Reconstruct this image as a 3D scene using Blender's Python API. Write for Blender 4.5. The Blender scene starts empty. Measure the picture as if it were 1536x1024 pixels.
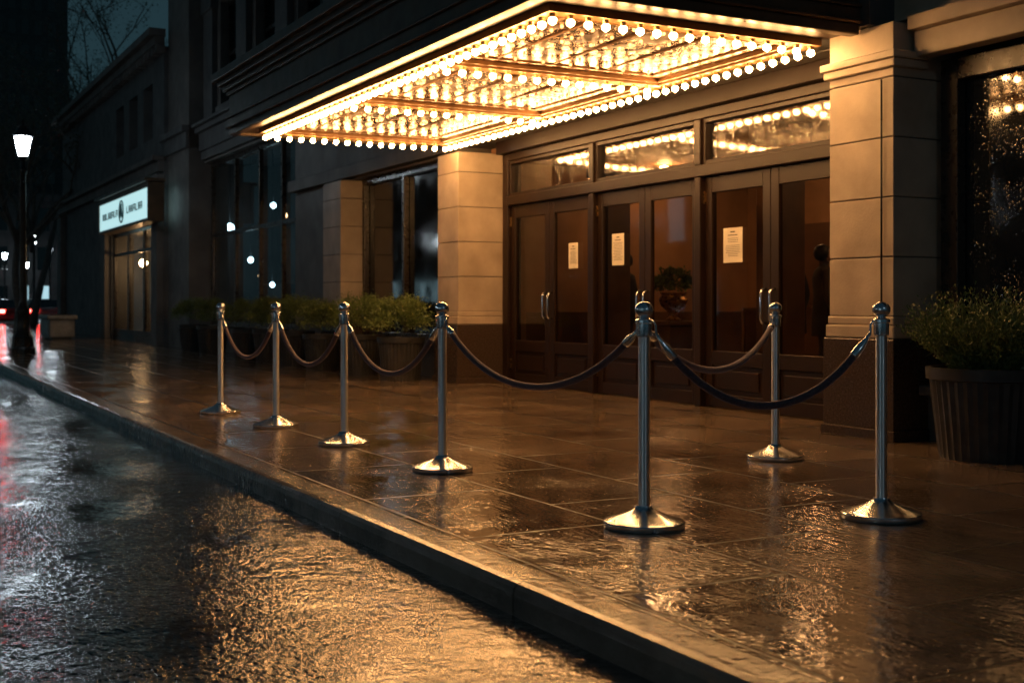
import bpy, bmesh, math, random
from mathutils import Vector, Matrix
random.seed(7)
S = bpy.context.scene
COL = S.collection
S.view_settings.view_transform = 'Standard'

# ------------------------------------------------------------------ materials
def base_mat(name):
    m = bpy.data.materials.new(name); m.use_nodes = True
    nt = m.node_tree; b = nt.nodes['Principled BSDF']
    return m, nt, b
def N(nt, t, **kw):
    n = nt.nodes.new(t)
    for k, v in kw.items(): setattr(n, k, v)
    return n
def coords(nt, kind, scale=(1,1,1)):
    if kind == 'World':
        g = N(nt, 'ShaderNodeNewGeometry'); out = g.outputs['Position']
    else:
        g = N(nt, 'ShaderNodeTexCoord'); out = g.outputs['Object']
    mp = N(nt, 'ShaderNodeMapping'); mp.inputs['Scale'].default_value = scale
    nt.links.new(out, mp.inputs['Vector'])
    return mp.outputs['Vector']
def noise(nt, vec, scale, detail=3, rough=.55):
    n = N(nt, 'ShaderNodeTexNoise'); n.inputs['Scale'].default_value = scale
    n.inputs['Detail'].default_value = detail; n.inputs['Roughness'].default_value = rough
    nt.links.new(vec, n.inputs['Vector']); return n.outputs['Fac']
def ramp(nt, fac, stops):
    r = N(nt, 'ShaderNodeValToRGB'); e = r.color_ramp.elements
    while len(e) < len(stops): e.new(.5)
    for i, (p, c) in enumerate(stops):
        e[i].position = p; e[i].color = (c if len(c) == 4 else (*c, 1))
    nt.links.new(fac, r.inputs['Fac']); return r.outputs['Color']
def mapr(nt, fac, a, b, lo=0.3, hi=0.7):
    r = N(nt, 'ShaderNodeMapRange')
    r.inputs['From Min'].default_value = lo; r.inputs['From Max'].default_value = hi
    r.inputs['To Min'].default_value = a; r.inputs['To Max'].default_value = b
    nt.links.new(fac, r.inputs['Value']); return r.outputs['Result']
def math_(nt, op, a, b=None):
    n = N(nt, 'ShaderNodeMath', operation=op)
    for i, v in enumerate((a, b)):
        if v is None: continue
        if isinstance(v, (int, float)): n.inputs[i].default_value = v
        else: nt.links.new(v, n.inputs[i])
    return n.outputs[0]
def bump(nt, h, dist, prev=None, strength=1):
    b = N(nt, 'ShaderNodeBump'); b.inputs['Distance'].default_value = dist
    b.inputs['Strength'].default_value = strength
    nt.links.new(h, b.inputs['Height'])
    if prev is not None: nt.links.new(prev, b.inputs['Normal'])
    return b.outputs['Normal']
def M(name, c1, c2=None, rough=.5, rvar=.08, metal=0, ns=4, bd=0, bs=40, kind='Object', spec=.5, sc=(1,1,1)):
    m, nt, b = base_mat(name)
    v = coords(nt, kind, sc)
    c2 = c2 or tuple(x*.7 for x in c1)
    f = noise(nt, v, ns, 5)
    nt.links.new(ramp(nt, f, [(.3, c2), (.7, c1)]), b.inputs['Base Color'])
    nt.links.new(mapr(nt, noise(nt, v, ns*2.3, 3), max(.02, rough-rvar), rough+rvar), b.inputs['Roughness'])
    b.inputs['Metallic'].default_value = metal
    b.inputs['Specular IOR Level'].default_value = spec
    if bd: nt.links.new(bump(nt, noise(nt, v, bs, 4), bd), b.inputs['Normal'])
    return m
def EM(name, col, strength, sampling=None):
    m, nt, b = base_mat(name)
    b.inputs['Base Color'].default_value = (*[min(1, c*.6+.2) for c in col], 1)
    b.inputs['Emission Color'].default_value = (*col, 1)
    b.inputs['Emission Strength'].default_value = strength
    b.inputs['Roughness'].default_value = .2
    if sampling: m.cycles.emission_sampling = sampling
    return m

m_stone = M('limestone', (.48,.39,.30), (.30,.24,.18), rough=.5, ns=2.2, bd=.0018, bs=50, kind='World')
m_granite = M('polished_granite', (.075,.05,.038), (.025,.018,.014), rough=.22, ns=60, kind='World')
m_dstone = M('weathered_stone', (.15,.135,.125), (.07,.064,.06), rough=.6, ns=1.5, bd=.003, bs=30, kind='World')
m_dstone2 = M('dark_masonry', (.10,.10,.10), (.05,.05,.053), rough=.6, ns=1.5, bd=.003, bs=30, kind='World')
m_wood = M('dark_stained_wood', (.018,.008,.0045), (.012,.006,.003), rough=.40, rvar=.02, ns=2, spec=.25)
m_frame = M('dark_window_frame', (.030,.022,.017), (.015,.012,.01), rough=.3, ns=6)
m_iron = M('black_iron', (.022,.024,.026), (.01,.011,.012), rough=.35, ns=10, metal=.3)
m_chrome = M('polished_chrome', (.76,.81,.87), (.66,.71,.77), rough=.19, rvar=.05, metal=1, ns=12, sc=(1,1,.2))
m_brass = M('aged_brass', (.55,.36,.16), (.35,.22,.09), rough=.3, metal=1, ns=14)
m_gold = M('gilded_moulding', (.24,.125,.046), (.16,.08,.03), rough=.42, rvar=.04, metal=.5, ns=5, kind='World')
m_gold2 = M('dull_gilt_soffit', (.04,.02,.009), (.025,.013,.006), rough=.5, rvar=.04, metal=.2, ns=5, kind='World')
m_fascia = M('bronze_fascia', (.10,.07,.045), (.05,.035,.024), rough=.38, ns=3, metal=.35, kind='World')
m_pot = M('dark_planter', (.034,.033,.033), (.016,.016,.016), rough=.4, ns=12)
m_concrete = M('wet_concrete', (.22,.21,.20), (.12,.12,.115), rough=.4, ns=5, bd=.002)
m_soil = M('soil', (.04,.028,.018), (.015,.01,.007), rough=.9, ns=30, bd=.02, bs=50)
m_paper = M('paper', (.70,.64,.52), (.62,.55,.44), rough=.7, ns=5)
m_ink = M('ink', (.10,.09,.07), rough=.7)
m_bark = M('bark', (.16,.14,.12), (.08,.07,.06), rough=.7, ns=8, bd=.02, bs=20)
m_coat = M('dark_coat', (.018,.016,.018), rough=.8)
m_coat2 = M('brown_coat', (.05,.035,.022), rough=.8)
m_skin = M('skin', (.35,.2,.14), (.3,.17,.12), rough=.5)
m_hair = M('hair', (.012,.009,.007), rough=.5)
m_tyre = M('rubber', (.02,.02,.02), rough=.8)
m_wallpaper = M('lobby_wall', (.38,.21,.10), (.23,.125,.06), rough=.6, ns=1.2)
m_panel = M('lobby_panelling', (.14,.07,.033), (.07,.035,.018), rough=.4, ns=2)
m_lobfloor = M('lobby_floor', (.20,.12,.07), (.10,.06,.035), rough=.2, ns=3)
m_post = M('brushed_steel_post', (.84,.85,.86), (.76,.77,.78), rough=.34, rvar=.02, metal=1, ns=6)
nt=m_post.node_tree; b=nt.nodes['Principled BSDF']
tg=N(nt,'ShaderNodeTangent'); tg.direction_type='RADIAL'; tg.axis='Z'
nt.links.new(tg.outputs[0], b.inputs['Tangent'])
b.inputs['Anisotropic'].default_value=.9; b.inputs['Anisotropic Rotation'].default_value=.25
m_velvet, nt, b = base_mat('velvet_rope')
v = coords(nt, 'World')
nt.links.new(ramp(nt, noise(nt, v, 60, 3), [(.3,(.026,.018,.028)),(.7,(.07,.046,.062))]), b.inputs['Base Color'])
b.inputs['Roughness'].default_value = .75
b.inputs['Sheen Weight'].default_value = .6
b.inputs['Sheen Tint'].default_value = (.6,.5,.6,1)
nt.links.new(bump(nt, noise(nt, v, 220, 3), .001), b.inputs['Normal'])

def leafmat(name, c1, c2):
    m, nt, b = base_mat(name)
    v = coords(nt, 'World')
    nt.links.new(ramp(nt, noise(nt, v, 9, 4), [(.32,c2),(.68,c1)]), b.inputs['Base Color'])
    b.inputs['Roughness'].default_value = .42
    return m
m_leaf = leafmat('shrub_leaves', (.16,.21,.055), (.055,.09,.025))
m_tleaf = leafmat('tree_leaves', (.11,.13,.07), (.05,.065,.035))

def glass(name, tint=(.75,.72,.68), ior=1.6, rough=.02, drops=0., ripple=0.):
    m = bpy.data.materials.new(name); m.use_nodes = True; nt = m.node_tree
    nt.nodes.remove(nt.nodes['Principled BSDF']); out = nt.nodes['Material Output']
    tr = N(nt,'ShaderNodeBsdfTransparent'); tr.inputs[0].default_value = (*tint,1)
    gl = N(nt,'ShaderNodeBsdfGlossy'); gl.inputs['Roughness'].default_value = rough
    fr = N(nt,'ShaderNodeFresnel'); fr.inputs['IOR'].default_value = ior
    mx = N(nt,'ShaderNodeMixShader')
    nt.links.new(fr.outputs[0], mx.inputs[0]); nt.links.new(tr.outputs[0], mx.inputs[1]); nt.links.new(gl.outputs[0], mx.inputs[2])
    nt.links.new(mx.outputs[0], out.inputs['Surface'])
    v = coords(nt,'World')
    nrm = None
    if ripple:
        nrm = bump(nt, noise(nt, v, 2, 1), ripple)
    if drops:
        vo = N(nt,'ShaderNodeTexVoronoi'); vo.inputs['Scale'].default_value = 55
        nt.links.new(v, vo.inputs['Vector'])
        h = mapr(nt, vo.outputs['Distance'], 1, 0, .0, .35)
        msk = mapr(nt, noise(nt, v, 6, 3), 0, 1, .45, .62)
        nrm = bump(nt, math_(nt,'MULTIPLY',h,msk), drops, nrm)
    if nrm is not None:
        nt.links.new(nrm, gl.inputs['Normal'])
    return m
m_dglass = glass('door_glass', (.85,.78,.68), 1.5, .03, 0, .0006)
m_tglass = glass('transom_glass', (.78,.66,.5), 2.3, .06, .0022, .0006)
m_lampglass_dim = glass('shop_glass', (.7,.75,.75), 1.5, .03, 0, .0006)
def darkglass(name, drops, tint=(.006,.007,.008), spec=.9):
    m, nt, b = base_mat(name)
    v = coords(nt,'World')
    b.inputs['Base Color'].default_value = (*tint,1)
    b.inputs['Specular IOR Level'].default_value = spec
    nt.links.new(mapr(nt, noise(nt,v,2.5,4), .02, .10), b.inputs['Roughness'])
    n1 = bump(nt, noise(nt, v, 1.5, 1), .001)
    if drops:
        vo = N(nt,'ShaderNodeTexVoronoi'); vo.inputs['Scale'].default_value = 45
        nt.links.new(v, vo.inputs['Vector'])
        h = mapr(nt, vo.outputs['Distance'], 1, 0, .0, .35)
        msk = mapr(nt, noise(nt, v, 5, 3), 0, 1, .42, .6)
        n1 = bump(nt, math_(nt,'MULTIPLY',h,msk), drops, n1)
    nt.links.new(n1, b.inputs['Normal'])
    return m
m_wglass = darkglass('rain_spotted_window_glass', .003, spec=1.0)
m_wglass2 = darkglass('dark_window_glass', 0)

m_bulb = EM('warm_bulb', (1,.515,.18), 122)
m_mini = EM('amber_glint', (1,.48,.14), 3.2, 'NONE')
m_lamp = EM('cool_lantern_glass', (.80,.92,1), 75)
m_sign = EM('illuminated_sign_face', (.50,.80,.83), .95)
m_signink = M('sign_lettering', (.03,.09,.10), rough=.4)
m_globe = EM('warm_globe', (1,.56,.25), 75)
m_cglobe = EM('cool_reflection_globe', (.55,.85,1), 14)
m_wglobe = EM('warm_reflection_globe', (1,.6,.3), 10)
m_tail = EM('tail_light', (1,.05,.04), 45, 'NONE')
m_head = EM('head_light', (.8,.9,1), 50, 'NONE')
m_litwin = EM('lit_window', (.5,.8,.9), .8)
m_warmwin = EM('warm_lit_window', (1,.62,.3), 1.1)

m_ceil, nt, b = base_mat('gilt_ceiling')
v = coords(nt, 'World')
nt.links.new(bump(nt, noise(nt, v, 5, 2), .010), b.inputs['Normal'])
nt.links.new(ramp(nt, noise(nt, v, 3.5, 5), [(.3,(.15,.068,.026)),(.7,(.28,.14,.054))]), b.inputs['Base Color'])
b.inputs['Metallic'].default_value = .6
nt.links.new(mapr(nt, noise(nt, v, 5, 3), .2, .34), b.inputs['Roughness'])

# road
m_road, nt, b = base_mat('wet_asphalt')
v = coords(nt, 'World')
nt.links.new(ramp(nt, noise(nt, v, 2, 6), [(.3,(.012,.012,.014)),(.7,(.026,.026,.026))]), b.inputs['Base Color'])
nt.links.new(mapr(nt, noise(nt, v, .9, 4), .045, .12, .3, .7), b.inputs['Roughness'])
n1 = bump(nt, noise(nt, v, 5, 2), .009)
msk = mapr(nt, noise(nt, v, 1.3, 3), .3, 1, .4, .6)
n2 = bump(nt, math_(nt,'MULTIPLY', noise(nt, v, 30, 2), msk), .0085, n1)
n3 = bump(nt, math_(nt,'MULTIPLY', noise(nt, v, 95, 1), msk), .0022, n2)
nt.links.new(n3, b.inputs['Normal'])
b.inputs['Specular IOR Level'].default_value = .85
# pavement
m_pave, nt, b = base_mat('wet_stone_paving')
v = coords(nt, 'World')
wob = N(nt,'ShaderNodeMixRGB', blend_type='ADD'); wob.inputs[0].default_value=.012
nz_=N(nt,'ShaderNodeTexNoise'); nz_.inputs['Scale'].default_value=6; nt.links.new(v,nz_.inputs['Vector'])
nt.links.new(v,wob.inputs[1]); nt.links.new(nz_.outputs['Color'],wob.inputs[2])
br = N(nt,'ShaderNodeTexBrick'); br.offset = .5
nt.links.new(wob.outputs[0], br.inputs['Vector'])
br.inputs['Scale'].default_value = 1; br.inputs['Mortar Size'].default_value = .012
br.inputs['Mortar Smooth'].default_value = .5
br.inputs['Brick Width'].default_value = 1.2; br.inputs['Row Height'].default_value = .78
br.inputs['Color1'].default_value = (.35,.26,.185,1); br.inputs['Color2'].default_value = (.22,.165,.12,1)
br.inputs['Mortar'].default_value = (.015,.012,.01,1)
mx = N(nt,'ShaderNodeMixRGB', blend_type='MULTIPLY'); mx.inputs[0].default_value = 1
nt.links.new(br.outputs['Color'], mx.inputs[1])
nt.links.new(ramp(nt, noise(nt, v, 1.9, 7, .65), [(.32,(.30,.28,.27)),(.68,(1,1,1))]), mx.inputs[2])
nt.links.new(mx.outputs[0], b.inputs['Base Color'])
wet = mapr(nt, noise(nt, v, 1.1, 5, .6), .035, .13, .38, .64)
nt.links.new(math_(nt,'ADD', wet, math_(nt,'MULTIPLY', br.outputs['Fac'], .3)), b.inputs['Roughness'])
v2 = coords(nt, 'World', (1, 4, 1))
n0 = bump(nt, noise(nt, v2, 4, 3), .0034)
msk = mapr(nt, noise(nt, v, 1.1, 5, .6), .15, 1, .40, .60)
n1 = bump(nt, math_(nt,'MULTIPLY', noise(nt, v, 34, 2), msk), .0054, n0)
n2 = bump(nt, br.outputs['Fac'], -.025, n1)
nt.links.new(n2, b.inputs['Normal'])
b.inputs['Specular IOR Level'].default_value = 1.0
m_kerb = M('wet_kerb_stone', (.22,.175,.135), (.10,.08,.065), rough=.18, rvar=.09, ns=3, bd=.004, bs=22, kind='World', spec=.8)

# ------------------------------------------------------------------ mesh helpers
def bm_box(bm, x0, x1, y0, y1, z0, z1):
    vs = [bm.verts.new(p) for p in ((x0,y0,z0),(x1,y0,z0),(x1,y1,z0),(x0,y1,z0),(x0,y0,z1),(x1,y0,z1),(x1,y1,z1),(x0,y1,z1))]
    for f in ((0,3,2,1),(4,5,6,7),(0,1,5,4),(1,2,6,5),(2,3,7,6),(3,0,4,7)):
        bm.faces.new([vs[i] for i in f])
def mk(name, me, mats, parent=None, smooth=False, world=False, bevel=0, loc=None):
    if not isinstance(mats, (list, tuple)): mats = [mats]
    for m in mats: me.materials.append(m)
    if smooth:
        for p in me.polygons: p.use_smooth = True
    o = bpy.data.objects.new(name, me); COL.objects.link(o)
    if parent is not None:
        o.parent = parent
        if world:
            p = parent; L = Vector((0,0,0))
            while p is not None: L += p.location; p = p.parent
            o.location = -L
    if loc is not None: o.location = loc
    if bevel:
        md = o.modifiers.new('bevel','BEVEL'); md.width = bevel; md.segments = 2; md.limit_method = 'ANGLE'
    return o
def boxes(name, L, mat, parent=None, world=False, bevel=0, loc=None):
    bm = bmesh.new()
    for b_ in L: bm_box(bm, *b_)
    me = bpy.data.meshes.new(name); bm.to_mesh(me); bm.free()
    return mk(name, me, mat, parent, False, world, bevel, loc)
def lathe_data(prof, seg=32, c=(0,0,0), flute=0):
    V=[];F=[]
    n=len(prof)
    for (r,z) in prof:
        for i in range(seg):
            a=2*math.pi*i/seg
            rr = r*(1-(flute if i%2 else 0))
            V.append((c[0]+rr*math.cos(a), c[1]+rr*math.sin(a), c[2]+z))
    for j in range(n-1):
        for i in range(seg):
            F.append((j*seg+i, j*seg+(i+1)%seg, (j+1)*seg+(i+1)%seg, (j+1)*seg+i))
    F.append(tuple(range(seg-1,-1,-1))); F.append(tuple(range((n-1)*seg, n*seg)))
    return V,F
def join(parts):
    V=[];F=[]
    for v_,f_ in parts:
        o=len(V); V+=v_; F+=[tuple(i+o for i in f) for f in f_]
    return V,F
def pd(name, V, F):
    me = bpy.data.meshes.new(name); me.from_pydata([tuple(x) for x in V], [], F); me.update(); return me
def smooth_angle(o, ang=35):
    me=o.data
    for p in me.polygons: p.use_smooth=True
    try: me.set_sharp_from_angle(angle=math.radians(ang))
    except Exception: pass
    return o
def lathe(name, prof, mat, parent=None, seg=32, loc=None, flute=0):
    V,F = lathe_data(prof, seg, flute=flute)
    return smooth_angle(mk(name, pd(name,V,F), mat, parent, loc=loc))
def tube_data(pts, rads, seg=10):
    pts=[Vector(p) for p in pts]; n=len(pts)
    if isinstance(rads,(int,float)): rads=[rads]*n
    V=[];F=[]
    t0=(pts[1]-pts[0]).normalized()
    up=Vector((0,0,1)) if abs(t0.z)<.9 else Vector((1,0,0))
    u=t0.cross(up).normalized()
    for i,p in enumerate(pts):
        t=(pts[min(i+1,n-1)]-pts[max(i-1,0)]).normalized()
        u=(u-t*u.dot(t)).normalized(); w=t.cross(u)
        for k in range(seg):
            a=2*math.pi*k/seg
            V.append(p+(u*math.cos(a)+w*math.sin(a))*rads[i])
    for i in range(n-1):
        for k in range(seg):
            F.append((i*seg+k,i*seg+(k+1)%seg,(i+1)*seg+(k+1)%seg,(i+1)*seg+k))
    F.append(tuple(range(seg-1,-1,-1))); F.append(tuple(range((n-1)*seg,n*seg)))
    return V,F
def thing(name, loc, label, cat, group=None):
    e = bpy.data.objects.new(name, None); e.empty_display_size=.2; e.location = loc; COL.objects.link(e)
    e['label']=label; e['category']=cat
    if group: e['group']=group
    return e
def dup(e, loc, rotz=None, label=None, scale=None):
    c = e.copy(); c.location = loc; COL.objects.link(c)
    if rotz is not None: c.rotation_euler = (0,0,rotz)
    if scale: c.scale=(scale,)*3
    if label: c['label']=label
    def rec(a, b_):
        for ch in a.children:
            k = ch.copy(); COL.objects.link(k); k.parent = b_; k.matrix_parent_inverse = ch.matrix_parent_inverse.copy()
            rec(ch, k)
    rec(e, c)
    return c
def structure(o): o['kind']='structure'; return o

# ------------------------------------------------------------------ ground
def sheet(name, x0,x1,y0,y1,z,mat):
    me=pd(name,[(x0,y0,z),(x1,y0,z),(x1,y1,z),(x0,y1,z)],[(0,1,2,3)])
    return structure(mk(name,me,mat))
sheet('ground', -900,300,-500,500,-.128, m_road)
sheet('road', -900,300,-10,2.2,-.12, m_road)
structure(boxes('pavement', [(-68,12,2.3,40,-.2,0)], m_pave))
structure(boxes('opposite_pavement', [(-300,60,-40,-10,-.2,0)], m_pave))
V=[];F=[]
x=-68.
while x<12:
    x1=x+1.83-.008
    prof=[(2.12,-.2),(2.12,-.045),(2.125,-.02),(2.14,-.006),(2.165,0),(2.296,0),(2.296,-.2)]
    o=len(V); n=len(prof)
    for xx in (x,x1):
        for (y,z) in prof: V.append((xx,y,z))
    for i in range(n-1): F.append((o+i,o+i+1,o+n+i+1,o+n+i))
    F.append(tuple(o+i for i in range(n-1,-1,-1))); F.append(tuple(o+n+i for i in range(n)))
    x+=1.83
structure(mk('kerb', pd('kerb',V,F), m_kerb))

# ------------------------------------------------------------------ theatre building
TB = thing('theatre_building', (-14,7.5,0), 'tall stone theatre building with dark timber doors and shop windows', 'building')
walls=[(-30.3,-28.2,6.7,7.6,0,14),
       (-28.2,-21.7,7.0,7.6,0,.55),(-28.2,-21.7,7.05,7.6,4.25,5.4),
       (-21.7,-14.8,7.1,7.6,3.02,5.4),(-21.7,-19.402,7.1,7.6,0,3.018),
       (-18.598,-14.802,7.1,7.6,0,.5),
       (-14.8,3,7.1,7.6,3.12,5.4),(-3.0,3,7.1,7.6,0,3.118),
       (-6.64,-3.0,7.1,7.6,0,.42)]
z0s=[(5.4,7.7,8.9),(8.9,11.0,12.6)]
for (a,t,c) in z0s:
    walls.append((-28.2,3,7.102,7.6,t,c))
    x=-28.2
    while x<3:
        walls.append((x,x+1.25,7.1,7.6,a,t)); x+=2.7
walls.append((-28.2,3,7.1,7.6,12.6,14))
boxes('wall', walls, m_dstone, TB, True)
trim=[(-30.4,-28.1,6.6,6.69,4.6,4.95),(-30.45,-28.05,6.5,6.69,4.95,5.1),(-28.1,3,6.95,7.098,4.3,4.5),(-28.1,3,6.9,7.098,4.5,4.9),(-28.1,3,6.8,7.098,4.9,5.02),(-28.1,3,6.72,7.098,5.022,5.1),
      (-28.1,3,6.95,7.098,8.0,8.3),(-28.1,3,6.85,7.098,8.3,8.42)]
x=-28.2
while x<3:
    trim.append((x+.25,x+1.0,6.97,7.098,5.1,7.98)); trim.append((x+.18,x+1.07,6.92,7.098,7.6,7.95)); x+=2.7
    trim.append((x-1.5,x+.05,7.0,7.098,5.25,5.38))
boxes('stone_cornice', trim, m_dstone2, TB, True, bevel=.012)
x=-28.2+1.25
for i in range(11):
    w=mk('window', pd('g',[(x,7.35,5.4),(x+1.45,7.35,5.4),(x+1.45,7.35,7.7),(x,7.35,7.7)],[(0,1,2,3)]), m_wglass2, TB, world=True)
    boxes('frame', [(x,x+.07,7.28,7.345,5.4,7.7),(x+1.38,x+1.45,7.28,7.345,5.4,7.7),(x+.07,x+1.38,7.28,7.345,6.5,6.58),(x+.69,x+.76,7.285,7.345,5.4,6.5),(x+.07,x+1.38,7.28,7.345,7.62,7.7)], m_frame, w, True)
    w2=mk('window', pd('g',[(x,7.35,8.9),(x+1.45,7.35,8.9),(x+1.45,7.35,11),(x,7.35,11)],[(0,1,2,3)]), m_wglass2, TB, world=True)
    x+=2.7
def pillar(x0,x1,y0,y1,ztop):
    p=boxes('pillar', [(x0+.05,x1-.05,y0+.05,y1,.9,ztop)], m_dstone, TB, True)
    L=[]; z=.93
    hs=.447
    while z<ztop-.05:
        z1=min(z+hs-.009, ztop); L.append((x0+.035,x1-.035,y0+.035,y1-.003,z,z1)); z+=hs
    boxes('stone_course', L, m_stone, p, True, bevel=.006)
    boxes('stone_moulding', [(x0+.012,x1-.012,y0+.012,y1-.001,.76,.86),(x0+.024,x1-.024,y0+.024,y1-.001,.862,.926)], m_stone, p, True, bevel=.012)
    boxes('granite_plinth', [(x0,x1,y0,y1,.08,.757),(x0-.02,x1+.02,y0-.02,y1,0,.08)], m_granite, p, True, bevel=.008)
    return p
pl=pillar(-14.8,-14.1,6.75,7.6,2.97)
pr=pillar(-7.39,-6.645,6.75,7.6,3.12)
boxes('stone_moulding', [(-7.38,-6.63,6.74,7.1,2.78,2.84),(-7.40,-6.61,6.72,7.1,2.842,2.9)], m_stone, pr, True, bevel=.01)
V,F=tube_data([(-6.78,6.765,.95),(-6.78,6.765,2.7)],.008,8)
mk('thin_vertical_rod', pd('c',V,F), m_iron, pr, True, world=True)  # thin dark rod against the pillar face
ps=boxes('pillar', [(-19.4,-18.6,6.85,7.6,.9,3.018)], m_dstone, TB, True)
L=[];z=.93
while z<2.95: L.append((-19.42,-18.58,6.83,7.599,z,min(z+.438,3.0))); z+=.447
boxes('stone_course', L, m_stone, ps, True, bevel=.006)
boxes('granite_plinth', [(-19.45,-18.55,6.8,7.599,0,.86)], m_granite, ps, True, bevel=.01)
boxes('stone_lintel', [(-6.64,3,6.95,7.099,2.86,3.05),(-6.64,3,6.88,7.099,3.052,3.16),(-6.9,3,7.0,7.098,3.17,4.25)], m_stone, TB, True, bevel=.01)
boxes('stone_lintel', [(-21.7,-14.802,6.95,7.099,3.05,3.25)], m_dstone, TB, True, bevel=.01)
def window(x0,x1,z0,z1,mull,tr,y,mat,fw=.09):
    g=mk('window', pd('g',[(x0,y,z0),(x1,y,z0),(x1,y,z1),(x0,y,z1)],[(0,1,2,3)]), mat, TB, world=True)
    L=[(x0,x0+fw,y-.09,y-.003,z0,z1),(x1-fw,x1,y-.09,y-.003,z0,z1),(x0+fw,x1-fw,y-.09,y-.003,z0,z0+fw),(x0+fw,x1-fw,y-.09,y-.003,z1-fw,z1)]
    for m in mull: L.append((m-fw/2,m+fw/2,y-.088,y-.003,z0+fw,z1-fw))
    for t in tr:
        xs=[x0+fw]+[q for m in mull for q in (m-fw/2,m+fw/2)]+[x1-fw]
        for i in range(0,len(xs),2): L.append((xs[i],xs[i+1],y-.08,y-.003,t-.04,t+.04))
    boxes('frame', L, m_frame, g, True, bevel=.006)
    boxes('sill', [(x0-.02,x1+.02,y-.3,y-.1,z0-.08,z0-.004)], m_dstone2, g, True, bevel=.008)
window(-18.55,-14.82,.5,3.015,[-16.9],[],7.28,m_wglass2)
window(-28.2,-21.7,.55,4.25,[-26.2,-24.4,-22.9],[2.6],7.3,m_lampglass_dim)
window(-6.62,-3.0,.42,2.85,[],[],7.3,m_wglass,fw=.16)
# room behind the large shop window
boxes('shop_room',[(-30.25,-21,9.4,9.5,0,4.6),(-30.3,-30.2,7.61,9.4,0,4.6),(-21.1,-21,7.61,9.4,0,4.6),(-30.2,-21.1,7.61,9.4,4.5,4.6),(-30.2,-21.1,7.61,9.4,-.02,.3),
   (-29.6,-27.9,8.8,9.39,.3,1.5),(-26.8,-25.6,8.8,9.39,.3,2.1),(-24.6,-23,8.8,9.39,.3,1.3)],m_dstone2,TB,True)
for (x,y,z,r_,mt) in ((-29.3,7.95,2.86,.11,m_cglobe),(-28.4,8.2,2.06,.07,m_cglobe),(-26.7,8.2,1.45,.06,m_cglobe),(-27.6,8.5,3.3,.07,m_cglobe),(-25.2,8.0,2.9,.07,m_wglobe),(-26.0,8.6,1.9,.05,m_wglobe),(-24.0,8.3,2.0,.07,m_cglobe),(-29.0,8.6,1.7,.05,m_wglobe)):  # glowing globes added in the room to stand in for reflections on the window
    V,F=lathe_data([(r_*.2,-r_),(r_*.8,-r_*.6),(r_,0),(r_*.8,r_*.6),(r_*.2,r_)],8,(x,y,z))
    mk('reflection_globe',pd('s',V,F),mt,TB,True,world=True)
    V,F=tube_data([(x,y,z+r_),(x,y,4.5)],.008,5); mk('added_globe_cord',pd('s',V,F),m_iron,TB,True,world=True)

# entrance frame + doors
fr=[(-14.09,-13.95,7.40,7.6,0,2.95),(-7.85,-7.4,7.40,7.6,0,2.95),(-13.95,-7.85,7.40,7.6,2.86,2.95),(-13.95,-7.85,7.38,7.6,2.285,2.40),
    (-14.09,-7.4,7.30,7.6,2.952,3.118)]
for mx_ in (-11.91,-9.9):
    fr.append((mx_-.05,mx_+.05,7.39,7.6,0,2.284)); fr.append((mx_-.05,mx_+.05,7.39,7.6,2.402,2.858))
boxes('entrance_frame', fr, m_wood, TB, True, bevel=.008)
bays=[(-13.95,-11.96),(-11.86,-9.95),(-9.85,-7.86)]
def door(x0,x1,hinge_left):
    d=boxes('door',[(x0,x0+.11,7.45,7.50,.01,2.28),(x1-.11,x1,7.45,7.50,.01,2.28),(x0+.11,x1-.11,7.452,7.498,2.12,2.28),
                    (x0+.11,x1-.11,7.452,7.498,.42,.56),(x0+.11,x1-.11,7.452,7.498,.01,.14),(x0+.11,x1-.11,7.475,7.495,.14,.42),
                    (x0+.18,x1-.18,7.458,7.474,.19,.37)], m_wood, TB, True, bevel=.006)
    mk('glass', pd('g',[(x0+.11,7.48,.56),(x1-.11,7.48,.56),(x1-.11,7.48,2.12),(x0+.11,7.48,2.12)],[(0,1,2,3)]), m_dglass, d, world=True)
    hx = x1-.06 if hinge_left else x0+.06
    V,F=tube_data([(hx,7.452,.84),(hx,7.40,.85),(hx,7.385,.88),(hx,7.385,1.12),(hx,7.40,1.15),(hx,7.452,1.16)],.013,10)
    mk('handle', pd('h',V,F), m_chrome, d, True, world=True)
    hh = x0 if hinge_left else x1
    for (za,zb) in ((2.02,2.14),(.2,.32)):
        boxes('hinge',[(hh-.012,hh+.012,7.435,7.452,za,zb)], m_brass, d, True)
for (a,b_) in bays:
    mid=(a+b_)/2
    door(a+.005,mid-.003,True); door(mid+.003,b_-.005,False)
    w=boxes('transom_window',[(a,a+.05,7.42,7.5,2.402,2.858),(b_-.05,b_,7.42,7.5,2.402,2.858),(a+.05,b_-.05,7.42,7.5,2.402,2.445),(a+.05,b_-.05,7.42,7.5,2.815,2.858)], m_wood, TB, True, bevel=.005)
    mk('glass', pd('g',[(a+.05,7.470,2.44),(b_-.05,7.470,2.44),(b_-.05,7.480,2.82),(a+.05,7.480,2.82)],[(0,1,2,3)]), m_tglass, w, world=True)
boxes('lobby_interior',[(-16,-15.9,7.7,13,0,3.2),(-6,-5.9,7.7,13,0,3.2),(-15.9,-6,12.9,13,0,3.2),(-15.9,-6,7.7,12.9,3.1,3.2),(-16,-5.9,7.602,7.7,3.0,3.2),(-16,-14,7.61,7.7,0,3),(-7.5,-5.9,7.61,7.7,0,3)], m_wallpaper, TB, True)
LP=[(-15.85,-6.05,12.8,12.898,0,.9),(-15.85,-6.05,12.76,12.898,.9,.96),(-15.898,-15.8,7.8,12.7,0,.9)]
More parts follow.
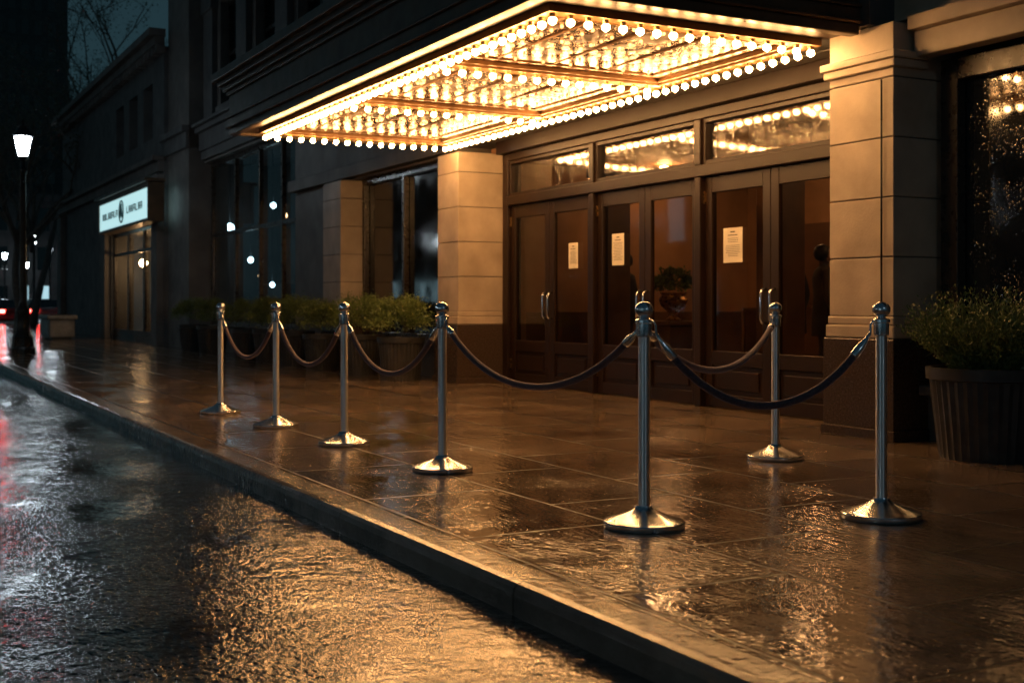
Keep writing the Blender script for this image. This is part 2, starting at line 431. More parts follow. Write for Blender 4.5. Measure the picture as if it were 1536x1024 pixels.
for xx in (-15.2,-13.5,-11.4,-9.4,-7.6): LP.append((xx-.14,xx+.14,12.74,12.898,.96,3.0))
for xx in (-14.4,-12.4,-10.4,-8.5): LP+= [(xx-.5,xx+.5,12.84,12.899,1.0,2.25)]
boxes('lobby_panelling',LP,m_panel,TB,True)
for cx in (-14.6,-11.0):
    boxes('lobby_column',[(cx-.2,cx+.2,9.2,9.6,0,3.1),(cx-.26,cx+.26,9.14,9.66,0,.3),(cx-.26,cx+.26,9.14,9.66,2.8,3.099)],m_panel,TB,True,bevel=.02)
boxes('lobby_floor',[(-16,-5.9,7.602,12.9,-.05,.003)], m_lobfloor, TB, True)
for x,y in ((-15,10.6),(-13,11.6),(-10.0,11.6),(-8.0,11.0)):  # globes added to brighten the lobby behind the doors
    V,F=lathe_data([(.01,-.08),(.07,-.06),(.09,0),(.07,.06),(.01,.08)],10,(x,y,3.0))
    mk('lobby_fill_globe', pd('s',V,F), m_globe, TB, True, world=True)
ur=thing('lobby_urn',(-13.24,9.5,0),'brass urn with foliage on dark pedestal in lobby','urn')
boxes('pedestal',[(-.2,.2,-.2,.2,.06,.74),(-.24,.24,-.24,.24,0,.06),(-.24,.24,-.24,.24,.74,.8)],m_panel,ur,bevel=.01)
lathe('urn',[(.09,.8),(.10,.82),(.04,.86),(.06,.9),(.17,1.0),(.19,1.08),(.15,1.14),(.19,1.17),(.17,1.172)],m_brass,ur,32)

# ------------------------------------------------------------------ marquee canopy
MQ = thing('marquee_canopy', (-10.8,5.5,3), 'bronze theatre canopy with gilded ceiling edged by glowing warm bulbs', 'canopy')
X0,X1,Y0,Y1=-14.78,-6.98,4.0,6.74
fas=[]
def ring(out, th, z0, z1):
    a0,a1,b0=X0-out,X1+out,Y0-out
    fas.extend([(a0,a1,b0,b0+th,z0,z1),(a0,a0+th,b0+th,Y1,z0,z1),(a1-th,a1,b0+th,Y1,z0,z1)])
ring(.0,.10,3.07,3.15); ring(.04,.13,3.15,3.18); ring(.015,.1,3.18,3.27); ring(.04,.13,3.27,3.30); ring(.0,.1,3.30,3.55); ring(.03,.13,3.55,3.6); ring(.07,.15,3.6,3.66); ring(.12,.2,3.66,3.72); ring(.18,.26,3.72,3.82)
boxes('fascia', fas, m_fascia, MQ, True, bevel=.010)
boxes('canopy_roof', [(X0+.1,X1-.1,Y0+.1,Y1,3.3,3.7),(X0-.1,X1+.1,Y1+.002,7.098,3.13,3.8)], m_dstone2, MQ, True)
rows_x=[-14.2,-11.65,-9.45,-7.4]; yf,yb=4.28,6.63
bt=.06
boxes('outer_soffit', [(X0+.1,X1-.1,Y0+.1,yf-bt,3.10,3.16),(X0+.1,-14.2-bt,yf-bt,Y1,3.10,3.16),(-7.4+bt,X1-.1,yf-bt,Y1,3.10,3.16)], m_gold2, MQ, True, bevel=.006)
L=[(-14.2-bt,-7.4+bt,yf-bt,yf+bt,3.045,3.17),(-14.2-bt,-7.4+bt,yb-bt,yb+bt,3.045,3.17)]
mini=[]
for xr in rows_x: L.append((xr-bt,xr+bt,yf+bt,yb-bt,3.045,3.17))
for (a,c) in ((-14.2,-11.65),(-11.65,-9.45),(-9.45,-7.4)):
    ia,ic,ja,jc=a+bt,c-bt,yf+bt,yb-bt
    L+=[(ia,ic,ja,ja+.04,3.065,3.17),(ia,ic,jc-.04,jc,3.065,3.17),(ia,ia+.04,ja+.04,jc-.04,3.065,3.17),(ic-.04,ic,ja+.04,jc-.04,3.065,3.17)]
    L+=[(ia+.18,ic-.18,ja+.18,ja+.205,3.085,3.17),(ia+.18,ic-.18,jc-.205,jc-.18,3.085,3.17),(ia+.18,ia+.205,ja+.205,jc-.205,3.085,3.17),(ic-.205,ic-.18,ja+.205,jc-.205,3.085,3.17)]
    nx=int((ic-ia-.5)/.15); ny=7
    for i in range(nx+1):
        for j in range(ny):
            mini.append((ia+.27+(ic-ia-.54)*i/nx, ja+.3+(jc-ja-.6)*j/(ny-1)))
    for j in range(0,ny-1,2):
        yy=ja+.3+(jc-ja-.6)*(j+.5)/(ny-1)
        L.append((ia+.206,ic-.206,yy-.008,yy+.008,3.092,3.12))
boxes('soffit_beam', L, m_gold, MQ, True, bevel=.003)
boxes('soffit_panel', [(-14.2,-7.4,yf,yb,3.10,3.13)], m_ceil, MQ, True)
P_=[lathe_data([(.006,-.012),(.012,-.006),(.013,.002),(.009,.012)],8,(x,y,3.09)) for x,y in mini]
V,F=join(P_); o=mk('amber_glint_dots',pd('sb',V,F),m_mini,MQ,True,world=True); o['kind']='stuff'  # glowing dots added to stand in for bulb reflections in the coffered ceiling
bm=bmesh.new(); bmesh.ops.create_icosphere(bm, subdivisions=1, radius=.034)
for f in bm.faces: f.smooth=True; f.material_index=0
r=bmesh.ops.create_cone(bm, cap_ends=True, segments=10, radius1=.022, radius2=.028, depth=.03, matrix=Matrix.Translation((0,0,.036)))
for vv in r['verts']:
    for f in vv.link_faces: f.material_index=1
bulb_me=bpy.data.meshes.new('light_bulb'); bm.to_mesh(bulb_me); bm.free()
bulb_me.materials.append(m_bulb); bulb_me.materials.append(m_brass)
BP=[]
n=46
for i in range(n):
    x=-14.2+6.8*i/(n-1); BP.append((x,yf,2.995)); BP.append((x,yb,2.995))
for xr in rows_x:
    for i in range(1,16): BP.append((xr, yf+(yb-yf)*i/16, 2.995))
def dist(p): return -.8817*p[0]+.4718*p[1]
BP.sort(key=dist)
for p in BP[:100]:
    o=bpy.data.objects.new('light_bulb', bulb_me); COL.objects.link(o); o.parent=MQ; o.location=Vector(p)-MQ.location
bm=bmesh.new()
for p in BP[100:]:
    n0=len(bm.verts); bm.from_mesh(bulb_me); bm.verts.ensure_lookup_table()
    for vv in bm.verts[n0:]: vv.co+=Vector(p)
me=bpy.data.meshes.new('light_bulbs'); bm.to_mesh(me); bm.free()
o=mk('light_bulbs', me, [m_bulb,m_brass], MQ, world=True); o['kind']='stuff'

# ------------------------------------------------------------------ notices
def notice(px,z0,z1,w,label,seed):
    y=7.444
    rnd=random.Random(seed)
    e=thing('paper_notice',(px,y,z0),label,'notice','paper notices taped to the doors')
    boxes('sheet_of_paper',[(-w/2,w/2,-.001,.001,0,z1-z0)],m_paper,e)
    L=[]; h=z1-z0; z=h-.045
    L.append((-w*.12,w*.12,-.0035,-.002,z,z+.012)); z-=.03
    L.append((-w*.25,w*.25,-.0035,-.002,z,z+.008)); z-=.03
    while z>.05:
        hw=w*rnd.uniform(.22,.38)
        x=-hw
        while x<hw:
            l=rnd.uniform(.012,.035); L.append((x,min(x+l,hw+.004),-.0035,-.002,z,z+.005)); x+=l+.007
        z-=.017 if rnd.random()>.2 else .034
    boxes('printed_lines',L,m_ink,e)
notice(-12.38,1.44,1.74,.21,'small cream paper notice taped inside door glass',1)
notice(-11.42,1.45,1.80,.24,'cream printed notice taped on dark door glass',2)
notice(-9.40,1.42,1.755,.29,'large cream printed notice taped on dark door',3)

# ------------------------------------------------------------------ stanchions and ropes
SG='stanchions of the rope barrier'
st=thing('stanchion',(-4.661,3.18,0),'polished chrome stanchion with ball top on wet paving',"barrier post",SG)
lathe('base',[(.16,0),(.184,.002),(.187,.008),(.187,.026),(.183,.031),(.172,.034),(.165,.036),(.12,.052),(.075,.068),(.05,.082),(.04,.09),(.037,.10)],m_chrome,st,64)
lathe('post',[(.0265,.095),(.0265,.93)],m_post,st,40)
lathe('collar',[(.028,.868),(.034,.872),(.036,.88),(.036,.93),(.041,.934),(.041,.946),(.034,.951),(.02,.955),(.018,.962),(.02,.966)],m_chrome,st,40)
pr_=[(.004+.0385*math.sin(math.pi*(i+.6)/18), .994-.0375*math.cos(math.pi*(i+.6)/18)) for i in range(18)]
lathe('finial',[(.012,.955)]+pr_+[(.004,1.033)],m_chrome,st,32)
SP=[(-4.661,3.18),(-6.81,3.16),(-8.405,3.118),(-9.90,3.073),(-11.38,3.0),(-4.318,4.308),(-6.304,5.344)]
for p in SP[1:]: dup(st,(p[0],p[1],0), random.uniform(0,6))
def rope(a,b_,sag,label='dark mauve velvet rope with chrome ends between two stanchions'):
    A=Vector((*a,.905)); B=Vector((*b_,.905)); d=(B-A).normalized()
    A1=A+d*.042; B1=B-d*.042
    n=40
    e=thing('velvet_rope',((A+B)/2)*1.0,label,'rope','velvet ropes of the barrier')
    k=1.35
    def P(t):
        s=2*t-1
        c=(math.cosh(k*s)-math.cosh(k))/(math.cosh(k)-1)
        p=A1.lerp(B1,t); p.z+=sag*c; return p-e.location
    L=(B-A).length; t0=.085/L; t1=1-t0
    pts=[P(t0+(t1-t0)*i/n) for i in range(n+1)]
    V,F=tube_data(pts,.0185,14); mk('rope',pd('r',V,F),m_velvet,e,True)
    for s in (0,1):
        ts=[0.2*t0,.5*t0,t0*.8,t0*1.25,t0*1.3]
        if s: ts=[1-t for t in ts]
        q=[P(t) for t in ts]
        V1,F1=tube_data([q[0],q[1],q[2],q[3],q[4]],[.008,.012,.021,.022,.019],14)
        c=(A if s==0 else B)-e.location
        dd=d if s==0 else -d
        hk=[c+dd*.034+Vector((0,0,.03)),c+dd*.045+Vector((0,0,.034)),c+dd*.055+Vector((0,0,.02)),q[0],q[1]]
        V2,F2=tube_data(hk,.006,8)
        V3,F3=join([(V1,F1),(V2,F2)])
        mk('hook',pd('h',V3,F3),m_chrome,e,True)
rope(SP[1],SP[0],.325); rope(SP[2],SP[1],.35); rope(SP[3],SP[2],.355); rope(SP[4],SP[3],.355)
rope(SP[0],SP[5],.36); rope(SP[0],SP[6],.25,'slack dark velvet rope running back to a rear stanchion')

# ------------------------------------------------------------------ planters
def leaf_mesh(name, n, R, H, zc, seed, size=(.018,.04), spiky=False):
    rnd=random.Random(seed); V=[];F=[]
    cl=[]
    for i in range(46):
        a=rnd.uniform(0,6.283); u=rnd.uniform(-.35,1); rr=math.sqrt(max(0,1-u*u))*R*rnd.uniform(.6,1.05)
        cl.append(Vector((rr*math.cos(a),rr*math.sin(a),zc+H*u*rnd.uniform(.75,1.1))))
    def leaf(p,d,L,w):
        s=d.cross(Vector((rnd.gauss(0,1),rnd.gauss(0,1),rnd.gauss(0,1))))
        if s.length<1e-4: return
        s.normalize(); o=len(V)
        V.extend([p,p+d*L*.5+s*w,p+d*L,p+d*L*.5-s*w]); F.append((o,o+1,o+2,o+3))
    if not spiky:
        for i in range(n):
            c=rnd.choice(cl); p=c+Vector((rnd.gauss(0,R*.17),rnd.gauss(0,R*.17),rnd.gauss(0,H*.17)))
            d=Vector((p.x/R,p.y/R,(p.z-zc)/H)).normalized()*.8+Vector((rnd.gauss(0,.6),rnd.gauss(0,.6),rnd.gauss(.3,.6)))
            L=rnd.uniform(*size); leaf(p,d.normalized(),L,L*.3)
    else:
        m=40
        for k in range(n//m):
            a=rnd.uniform(0,6.283); q=rnd.random()**.5
            p=Vector((R*.5*q*math.cos(a),R*.5*q*math.sin(a),zc-H*.6))
            d=Vector((math.cos(a)*q*.95,math.sin(a)*q*.95,rnd.uniform(.7,1.3))).normalized()
            ln=rnd.uniform(.7,1.15)*H*1.6
            for j in range(m):
                t=(j/m)**.75; pp=p+d*ln*t+Vector((rnd.gauss(0,.010),rnd.gauss(0,.010),rnd.gauss(0,.008)))+Vector((0,0,-.05*t*t*q))
                dd=(d+Vector((rnd.gauss(0,.55),rnd.gauss(0,.55),rnd.gauss(.15,.55)))).normalized()
                L=rnd.uniform(*size)*(1.15-.5*t); leaf(pp,dd,L,L*.18)
    return pd(name,V,F)
def planter(loc,r,h,label,leafme):
    e=thing('potted_shrub',loc,label,'planter','potted shrubs along the facade')
    prof=[(r*.80,0),(r*.82,.01),(r*.97,h*.86),(r*.975,h*.87),(r*1.03,h*.875),(r*1.04,h),(r*.95,h+.002),(r*.93,h-.05)]
    V,F=lathe_data(prof,72)
    seg=72
    for j in (1,2):
        for i in range(seg):
            if i%2:
                x,y,z=V[j*seg+i]; V[j*seg+i]=(x*.965,y*.965,z)
    o=smooth_angle(mk('pot',pd('p',V,F),m_pot,e),20)
    V,F=lathe_data([(r*.93,h-.048),(r*.6,h-.02),(.01,h)],40); mk('soil',pd('s',V,F),m_soil,e,True)
    mk('foliage',leafme,m_leaf,e)
    return e
lmA=leaf_mesh('foliageA',20000,.36,.35,.76,3,(.022,.05),True)
planter((-5.67,6.62,0),.385,.60,'large ribbed dark planter with feathery evergreen shrub',lmA)
lmB=leaf_mesh('foliageB',5600,.38,.26,.80,5); lmC=leaf_mesh('foliageC',5600,.39,.29,.82,6)
mk('foliage',leaf_mesh('foliageU',1500,.22,.16,1.3,9,(.03,.06)),m_leaf,ur)
first=planter((-15.15,6.42,0),.31,.58,'dark round planter with rounded evergreen shrub by wall',lmB)
second=planter((-16.6,6.42,0),.31,.58,'dark round planter with rounded evergreen shrub by wall',lmC)
for x,s_,src,rz in ((-18.3,.95,first,2),(-19.6,1.0,second,1),(-21.0,1.0,first,4),(-22.4,.97,second,3),(-25.0,1.0,first,1.2),(-26.6,1.0,second,5)):
    dup(src,(x,6.42,0),rz,scale=s_)

# ------------------------------------------------------------------ street lamps
LG='lantern street lamps along the pavement'
sl=thing('street_lamp',(-27.1,3.03,0),'black iron lantern street lamp glowing cool white on pavement','street lamp',LG)
lathe('pole',[(.26,0),(.26,.10),(.22,.14),(.20,.3),(.21,.34),(.15,.42),(.12,.8),(.14,.84),(.14,.9),(.085,.98),(.07,1.1),(.055,3.7),(.08,3.74),(.08,3.8),(.05,3.84),(.04,3.98),(.10,4.04),(.11,4.07)],m_iron,sl,24,flute=.06)
for a,c in ((-.28,-.045),(.045,.28)): boxes('cross_bar',[(a,c,-.015,.015,3.52,3.55)],m_iron,sl)
lathe('lantern_glass',[(.09,4.08),(.165,4.46),(.14,4.49)],m_lamp,sl,8)
P_=[]
for i in range(8):
    a=2*math.pi*i/8; P_.append(tube_data([(.095*math.cos(a),.095*math.sin(a),4.06),(.178*math.cos(a),.178*math.sin(a),4.48)],.010,6))
P_.append(tube_data([(.178*math.cos(2*math.pi*i/8),.178*math.sin(2*math.pi*i/8),4.48) for i in range(9)],.010,6))
V,F=join(P_); mk('lantern_frame',pd('lf',V,F),m_iron,sl)
lathe('lantern_cap',[(.20,4.485),(.205,4.51),(.15,4.58),(.12,4.64),(.085,4.66),(.09,4.69),(.04,4.72),(.025,4.76),(.035,4.79),(.01,4.84)],m_iron,sl,16)
for p in ((-66,7.9),(-25.5,-14.3),(-11,-13.5),(4,-11.5),(6.5,3.05),(-40,-12.5),(-58,-12.5),(-90,8.9),(-80,10.5),(-95,13.4),(-120,17.6),(-110,12.6)):  # the two lamps behind the camera are unseen, added to brighten the stanchion posts
    dup(sl,(p[0],p[1],0),random.uniform(0,1))

# ------------------------------------------------------------------ shop building
SB=thing('shop_building',(-38,6.6,0),'low dark masonry shop building with glazed front and lit sign','building')
W=[(-47,-37.3,6.6,7.2,0,7.3),(-31.0,-30.31,6.6,7.2,0,7.3),(-37.3,-31.0,6.6,7.2,3.05,5.2),(-37.3,-31.0,6.6,7.2,6.6,7.3),(-47,-30.31,8.95,16,0,7.0)]
for x in (-37.3,-35.4,-33.5,-31.6): W.append((x,x+.75,6.602,7.2,5.2,6.6))
W.append((-37.3,-31.0,7.25,7.3,4.5,7))
boxes('wall',W,m_dstone2,SB,True)
C=[(-47.1,-30.2,6.35,6.6,7.3,7.5),(-47.2,-30.1,6.2,6.6,7.5,7.68),(-47.05,-30.3,6.45,6.6,4.25,4.5),(-47.1,-30.25,6.3,6.6,4.5,4.62),(-47.05,-46.2,6.42,6.598,0,4.2),(-38.3,-37.4,6.42,6.598,0,4.2),(-30.95,-30.32,6.42,6.598,0,4.2)]
x=-47
while x<-30.3: C.append((x,x+.2,6.38,6.598,7.12,7.298)); x+=.45
boxes('stone_cornice',C,m_dstone,SB,True,bevel=.012)
for x in (-36.55,-34.65,-32.75):
    w=mk('window',pd('g',[(x,6.95,5.2),(x+1.15,6.95,5.2),(x+1.15,6.95,6.6),(x,6.95,6.6)],[(0,1,2,3)]),m_wglass2,SB,world=True)
for (a,c) in ((-37.3,-35.2),(-35.2,-33.1),(-33.1,-31.0)):
    w=mk('shop_window',pd('g',[(a,6.75,.3),(c,6.75,.3),(c,6.75,3.05),(a,6.75,3.05)],[(0,1,2,3)]),m_lampglass_dim,SB,world=True)
    boxes('frame',[(a,a+.09,6.68,6.745,.3,3.05),(c-.09,c,6.68,6.745,.3,3.05),(a+.09,c-.09,6.68,6.745,2.4,2.48),(a+.09,c-.09,6.68,6.745,2.96,3.05),(a,c,6.66,6.8,0,.3)],m_frame,w,True)
boxes('shop_interior',[(-37.3,-31.0,8.8,8.9,0,3.05),(-37.3,-31,6.8,8.8,-.04,.004),(-37.3,-31,6.8,8.8,3.0,3.05),(-37.35,-37.301,6.8,8.9,0,3.05),(-31,-30.95,6.8,8.9,0,3.05),(-36.8,-36,8.3,8.79,.004,1.9),(-34.6,-33.2,8.3,8.79,.004,1.2),(-32.6,-31.6,8.3,8.79,.004,2.1)],m_dstone2,SB,True)
for x in (-36.2,-34.1,-32.0):
    V,F=lathe_data([(.02,-.12),(.09,-.08),(.12,0),(.09,.08),(.02,.12)],10,(x,7.3,2.2)); mk('globe_lamp',pd('s',V,F),m_globe,SB,True,world=True)
SGN=thing('shop_sign',(-32.75,6.2,3.05),'illuminated pale teal shop sign box with round emblem','sign')
boxes('sign_box',[(-36.1,-29.4,6.03,6.41,2.98,3.05),(-36.1,-29.4,6.03,6.41,3.78,3.9),(-36.1,-36.02,6.03,6.41,3.05,3.78),(-29.48,-29.4,6.03,6.41,3.05,3.78),(-36.2,-29.3,5.93,6.41,3.902,3.98)],m_fascia,SGN,True)
boxes('sign_face',[(-36.02,-29.48,6.06,6.3,3.052,3.778)],m_sign,SGN,True)
P_=[]
ringp=[(-32.8+.28*math.cos(a),6.052,3.415+.28*math.sin(a)) for a in [2*math.pi*i/24 for i in range(25)]]
P_.append(tube_data(ringp,.022,6))
P_.append(tube_data([(-32.93,6.05,3.26),(-32.8,6.05,3.6),(-32.67,6.05,3.26)],.025,6))
P_.append(tube_data([(-32.88,6.05,3.38),(-32.72,6.05,3.38)],.02,6))
V,F=join(P_); mk('emblem',pd('e',V,F),m_signink,SGN,world=True)
rnd=random.Random(4)
def rbox(x0,x1,z0,z1): return (x0,x1,6.045,6.058,z0,z1)
for (a,c) in ((-35.5,-33.5),(-32.1,-30.1)):
    x=a
    while x<c:
        w_=rnd.choice((.16,.2,.24)); k=rnd.randint(0,3); LT=[rbox(x,x+.03,3.32,3.5)]
        if k!=1: LT.append(rbox(x+w_-.03,x+w_,3.32,3.5))
        if k in (0,2): LT.append(rbox(x+.03,x+w_-.03,3.39,3.42))
        if k in (1,3): LT.append(rbox(x+.03,x+w_-.03 if k==3 else x+w_,3.32,3.35))
        if k==2: LT.append(rbox(x+.03,x+w_-.03,3.47,3.5))
        boxes('letter',LT,m_signink,SGN,True)
        x+=w_+.1

tr=thing('concrete_trough',(-38,5.2,0),'long pale concrete planter trough with lip on pavement','planter trough')
boxes('trough',[(-.9,.9,-.35,.35,.06,.58),(-.98,.98,-.42,.42,.58,.70),(-.8,.8,-.28,.28,0,.06)],m_concrete,tr,bevel=.03)
boxes('panel',[(-.75,.75,-.37,-.351,.15,.5)],m_concrete,tr,bevel=.008)
boxes('soil',[(-.85,.85,-.3,.3,.70,.715)],m_soil,tr)

# ------------------------------------------------------------------ trees
def tree(loc,H,seed,label,nleaf,spread=.5):
    rnd=random.Random(seed); parts=[]; tips=[]
    def br(p,d,L,r,dep):
        pts=[p]; rad=[r]; q=p.copy(); dd=d.copy(); n=5
        for i in range(n):
            dd=(dd+Vector((rnd.gauss(0,.13),rnd.gauss(0,.13),rnd.gauss(.03,.1)))).normalized()
            q=q+dd*L/n; pts.append(q.copy()); rad.append(r*(1-.5*(i+1)/n))
            if dep>0 and i>=1 and rnd.random()<.75:
                nd=(dd+Vector((rnd.gauss(0,spread),rnd.gauss(0,spread),rnd.gauss(.1,.3)))).normalized()
                br(q.copy(),nd,L*rnd.uniform(.5,.72),r*.5,dep-1)
            if dep<=1: tips.append(q.copy())
        parts.append(tube_data(pts,rad,6 if dep<3 else 10))
    e=thing('street_tree',loc,label,'tree','street trees near the crossing')
    br(Vector((0,0,0)),Vector((0,0,1)),H*.5,H*.018,0)
    trunk_top=Vector((0,0,H*.45))
    for i in range(7):
        a=i*.9+rnd.uniform(-.3,.3)
        br(trunk_top*rnd.uniform(.6,1.05),Vector((math.cos(a)*.6,math.sin(a)*.6,rnd.uniform(.6,1.4))).normalized(),H*.38,H*.009,3)
    V,F=join(parts); mk('trunk',pd('t',V,F),m_bark,e,True)
    V=[];F=[]
    for i in range(nleaf):
        p=rnd.choice(tips)+Vector((rnd.gauss(0,.22),rnd.gauss(0,.22),rnd.gauss(0,.2)))
        d=Vector((rnd.gauss(0,1),rnd.gauss(0,1),rnd.gauss(0,1))).normalized(); s=d.cross(Vector((rnd.random(),rnd.random(),1))).normalized()
        l=rnd.uniform(.07,.14); o=len(V); V.extend([p,p+d*l*.5+s*l*.35,p+d*l,p+d*l*.5-s*l*.35]); F.append((o,o+1,o+2,o+3))
    mk('crown',pd('c',V,F),m_tleaf,e)
    return e
tree((-46,5.0,0),8.5,11,'thin street tree with sparse dark foliage on pavement',1800)
tree((-62,11.5,0),16,12,'tall dark street tree rising behind low shop',9000)
tree((-56,6.6,0),10,13,'small street tree with sparse leaves on dark branches',3500)

# ------------------------------------------------------------------ distant buildings
def far_building(x0,x1,y0,y1,h,label,lit,seed,wm,floor=3.4,lit0=None):
    e=thing('distant_building',((x0+x1)/2,(y0+y1)/2,0),label,'building','dark buildings beyond the crossing')
    boxes('wall',[(x0,x1,y0,y1,0,h),(x0-.3,x1+.3,y0-.3,y1+.3,h,h+.6)],m_dstone2,e,True)
    rnd=random.Random(seed); Q=[]
    z=.6; k=0
    while z<h-2.5:
        pr_lit=(lit0 if (k==0 and lit0 is not None) else lit)
        if y0>0:
            y=y0+.8
            while y<y1-1.6: Q.append((x1,x1+.05,y,y+1.0,z,z+2.0,rnd.random()<pr_lit)); y+=1.7
        else:
            x=x0+.8
            while x<x1-1.6: Q.append((x,x+1.3,y1,y1+.05,z,z+2.0,rnd.random()<pr_lit)); x+=2.3
        z+=floor; k+=1
    for q in Q[:100]: boxes('window',[q[:6]],wm if q[6] else m_wglass2,e,True)
    if len(Q)>100:
        o=boxes('windows',[q[:6] for q in Q[100:]],m_wglass2,e,True); o['kind']='stuff'
far_building(-140,-114,8,22,10,'low dark block with bluish lit ground floor',.25,2,m_litwin,lit0=.75)
far_building(-205,-180,14,26,52,'far dark tower block with few lit windows',.0,3,m_litwin)
far_building(-170,-150,0.5,13,30,'dark tower with few lit windows',.06,1,m_warmwin)
far_building(-60,-34,-32,-19,13,'dark building across the street with lit windows',.06,5,m_litwin,lit0=.25)
far_building(-32,-8,-34,-20,10,'dark building across the street with warm windows',.05,6,m_warmwin,lit0=.35)
far_building(-100,-64,-34,-19,13,'long dark building across the street',.1,7,m_litwin,lit0=.35)
far_building(-6,16,-32,-19,10,'unseen building across the street, lit windows added to reflect in posts',.12,8,m_litwin,lit0=.9)  # unseen lit shopfronts added to give the metal posts something to reflect

# ------------------------------------------------------------------ cars
def car(loc,rz,paint,label):
    e=thing('parked_car',loc,label,'car','cars at the far crossing')
    e.rotation_euler=(0,0,rz)
    st_=[(-2.25,.72,.42,.78),(-2.18,.82,.3,.92),(-1.5,.88,.24,.97),(0,.90,.22,.93),(1.2,.88,.24,.88),(2.0,.80,.28,.74),(2.22,.68,.4,.62)]
    V=[];F=[]
    for (x,w,zb,zt) in st_:
        V+= [(x,-w*.94,zb),(x,-w,zb+(zt-zb)*.5),(x,-w*.9,zt),(x,w*.9,zt),(x,w,zb+(zt-zb)*.5),(x,w*.94,zb)]
    for i in range(len(st_)-1):
        for k in range(6): F.append((i*6+k,i*6+(k+1)%6,(i+1)*6+(k+1)%6,(i+1)*6+k))
    F.append((0,1,2,3,4,5)); n=len(st_)-1; F.append(tuple(n*6+k for k in (5,4,3,2,1,0)))
    o=mk('body',pd('b',V,F),paint,e,True); o.modifiers.new('s','BEVEL').width=.05
    V=[];F=[]
    for (x,w,z) in [(-1.95,.78,.93),(-1.2,.62,1.38),(-.2,.62,1.44),(.35,.6,1.4),(1.15,.76,.88)]: V+=[(x,-w,z),(x,w,z)]
    V+= [(-1.95,-.8,.85),(-1.95,.8,.85),(1.15,-.8,.82),(1.15,.8,.82)]
    for i in range(4): F.append((i*2,i*2+1,i*2+3,i*2+2))
    F.append((0,2,4,6,8,12,10)); F.append((1,11,13,9,7,5,3)); F.append((0,10,11,1)); F.append((8,9,13,12))
    mk('cabin',pd('c',V,F),m_wglass2,e)
    for (x,s) in ((-1.4,-1),(-1.4,1),(1.4,-1),(1.4,1)):
        V,F=lathe_data([(.2,-.1),(.31,-.09),(.33,-.06),(.33,.06),(.31,.09),(.2,.1)],20)
        w=mk('wheel',pd('w',V,F),m_tyre,e,True); w.rotation_euler=(math.pi/2,0,0); w.location=(x,s*.8,.33)
    for s in (-1,1):
        boxes('tail_light',[(-2.28,-2.2,s*.66-.16,s*.66+.1,.68,.84)],m_tail,e)
        boxes('head_light',[(2.1,2.24,s*.58-.14,s*.58+.12,.56,.68)],m_head,e)
    return e
pt1=M('dark_car_paint',(.03,.032,.04),rough=.2); pt2=M('red_car_paint',(.14,.02,.02),rough=.2); pt3=M('grey_car_paint',(.12,.12,.13),rough=.2)
car((-72,7.4,-.12),math.pi,pt2,'dark red car with glowing tail lights on wet road')
car((-86,12.4,-.12),math.pi,pt1,'dark car with red tail lights at the crossing')
car((-76,9.6,-.12),math.pi,pt3,'grey car with red tail lights on wet road')
car((-90,11.1,-.12),.1,pt1,'dark car approaching with bright headlights')
car((-98,14.2,-.12),math.pi,pt3,'grey car with red tail lights on wet road')

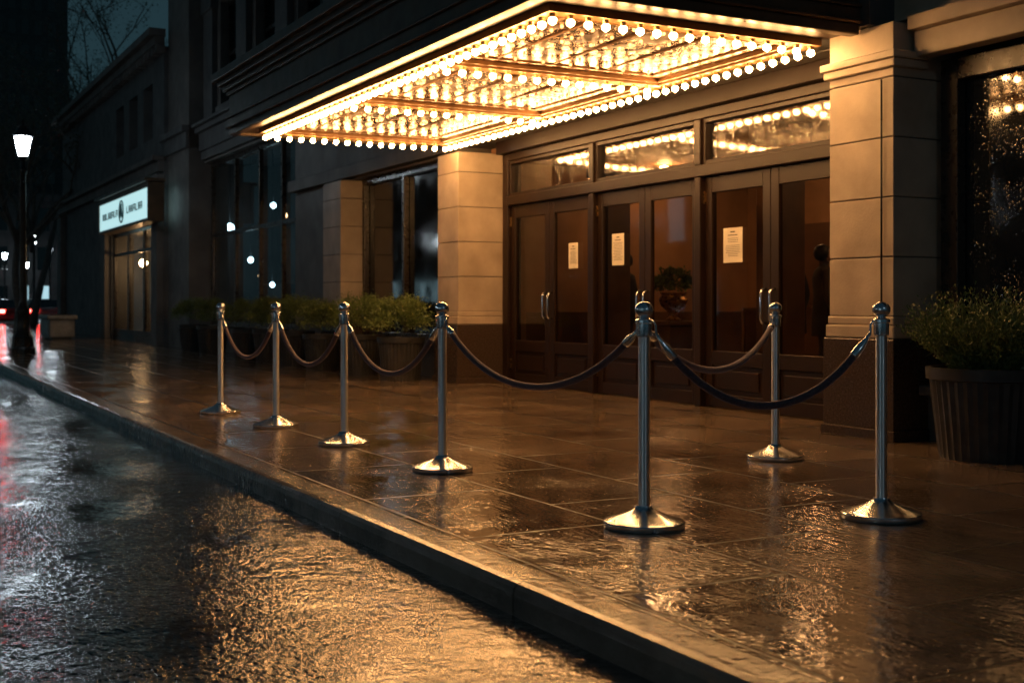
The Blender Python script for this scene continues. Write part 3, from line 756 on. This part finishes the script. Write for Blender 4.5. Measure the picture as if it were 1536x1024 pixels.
# ------------------------------------------------------------------ people in the lobby
def person(loc,rz,label,coat,skirt=.62):
    e=thing('person',loc,label,'person','people inside the lobby'); e.rotation_euler=(0,0,rz)
    VV=[((0,0,.95),.14),((0,0,1.12),.125),((0,0,1.33),.15),((0,0,1.49),.055),((0,-.01,1.57),.075),((0,0,1.65),.088),((0,0,1.71),.06)]
    E=[(0,1),(1,2),(2,3),(3,4),(4,5),(5,6)]
    for s in (-1,1):
        o=len(VV)
        VV+=[((s*.17,0,1.41),.062),((s*.235,.02,1.14),.044),((s*.235,-.07,.92),.03),((s*.235,-.09,.86),.032)]
        E+=[(2,o),(o,o+1),(o+1,o+2),(o+2,o+3)]
        for k in range(5):
            VV.append(((s*(.235+(.03 if k==4 else 0)),-.09+(-.03+.016*k)-(.02 if k==4 else 0),.86-(.075 if k<4 else .045)+.004*abs(k-1)),.009)); E.append((o+3,len(VV)-1))
        o=len(VV)
        VV+=[((s*.09,0,.88),.095),((s*.10,-.02,.5),.06),((s*.10,.03,.09),.042),((s*.115,-.13,.04),.036)]
        E+=[(0,o),(o,o+1),(o+1,o+2),(o+2,o+3)]
    me=bpy.data.meshes.new('body'); me.from_pydata([v_[0] for v_ in VV],E,[])
    o=mk('body',me,coat,e)
    sk=o.modifiers.new('skin','SKIN')
    for i,v_ in enumerate(VV): me.skin_vertices[0].data[i].radius=(v_[1],v_[1])
    me.skin_vertices[0].data[0].use_root=True
    ss=o.modifiers.new('sub','SUBSURF'); ss.levels=2; ss.render_levels=2
    V,F=lathe_data([(.2,skirt),(.19,.95),(.165,1.1),(.19,1.34),(.15,1.44),(.07,1.49)],20)
    V=[(x*1.12,y*.72,z) for x,y,z in V]; mk('coat',pd('c',V,F),coat,e,True)
    hp=[(.06,1.56),(.095,1.6),(.103,1.66),(.09,1.72),(.05,1.755),(.01,1.765)]
    V,F=lathe_data(hp,18,(0,.02,0)); mk('hair',pd('h',V,F),m_hair,e,True)
    V,F=lathe_data([(.02,1.53),(.06,1.55),(.078,1.62),(.075,1.68),(.04,1.72)],18,(0,-.035,0)); mk('face',pd('f',V,F),m_skin,e,True)
person((-13.0,11.3,0),.3,'person in long dark coat standing in lobby',m_coat)
person((-11.6,10.6,0),2.6,'person in brown coat facing away inside lobby',m_coat2)
person((-15.0,9.9,0),-1.2,'person in dark coat near lobby wall',m_coat,.75)

# ------------------------------------------------------------------ world, camera
w=bpy.data.worlds.new('World'); S.world=w; w.use_nodes=True
nt=w.node_tree; bg=nt.nodes['Background']
tc=N(nt,'ShaderNodeTexCoord'); sp=N(nt,'ShaderNodeSeparateXYZ'); nt.links.new(tc.outputs['Generated'],sp.inputs[0])
nz=noise(nt, tc.outputs['Generated'], 3, 4)
mixf=math_(nt,'ADD', sp.outputs[2], math_(nt,'MULTIPLY', math_(nt,'SUBTRACT',nz,.5), .3))
nt.links.new(ramp(nt, mixf, [(0,(.014,.034,.042)),(.6,(.006,.014,.020))]), bg.inputs['Color'])
bg.inputs['Strength'].default_value=1.3

cd=bpy.data.cameras.new('camera'); cam=bpy.data.objects.new('camera',cd); COL.objects.link(cam)
cam.location=(0,0,1.02); cam.rotation_euler=(math.radians(90),0,math.radians(61.85))
cd.lens=43.05; cd.sensor_width=36; cd.shift_y=-.0365; cd.clip_end=2000; cd.clip_start=.05
cd.dof.use_dof=True; cd.dof.focus_distance=7.2; cd.dof.aperture_fstop=3.0
S.camera=cam
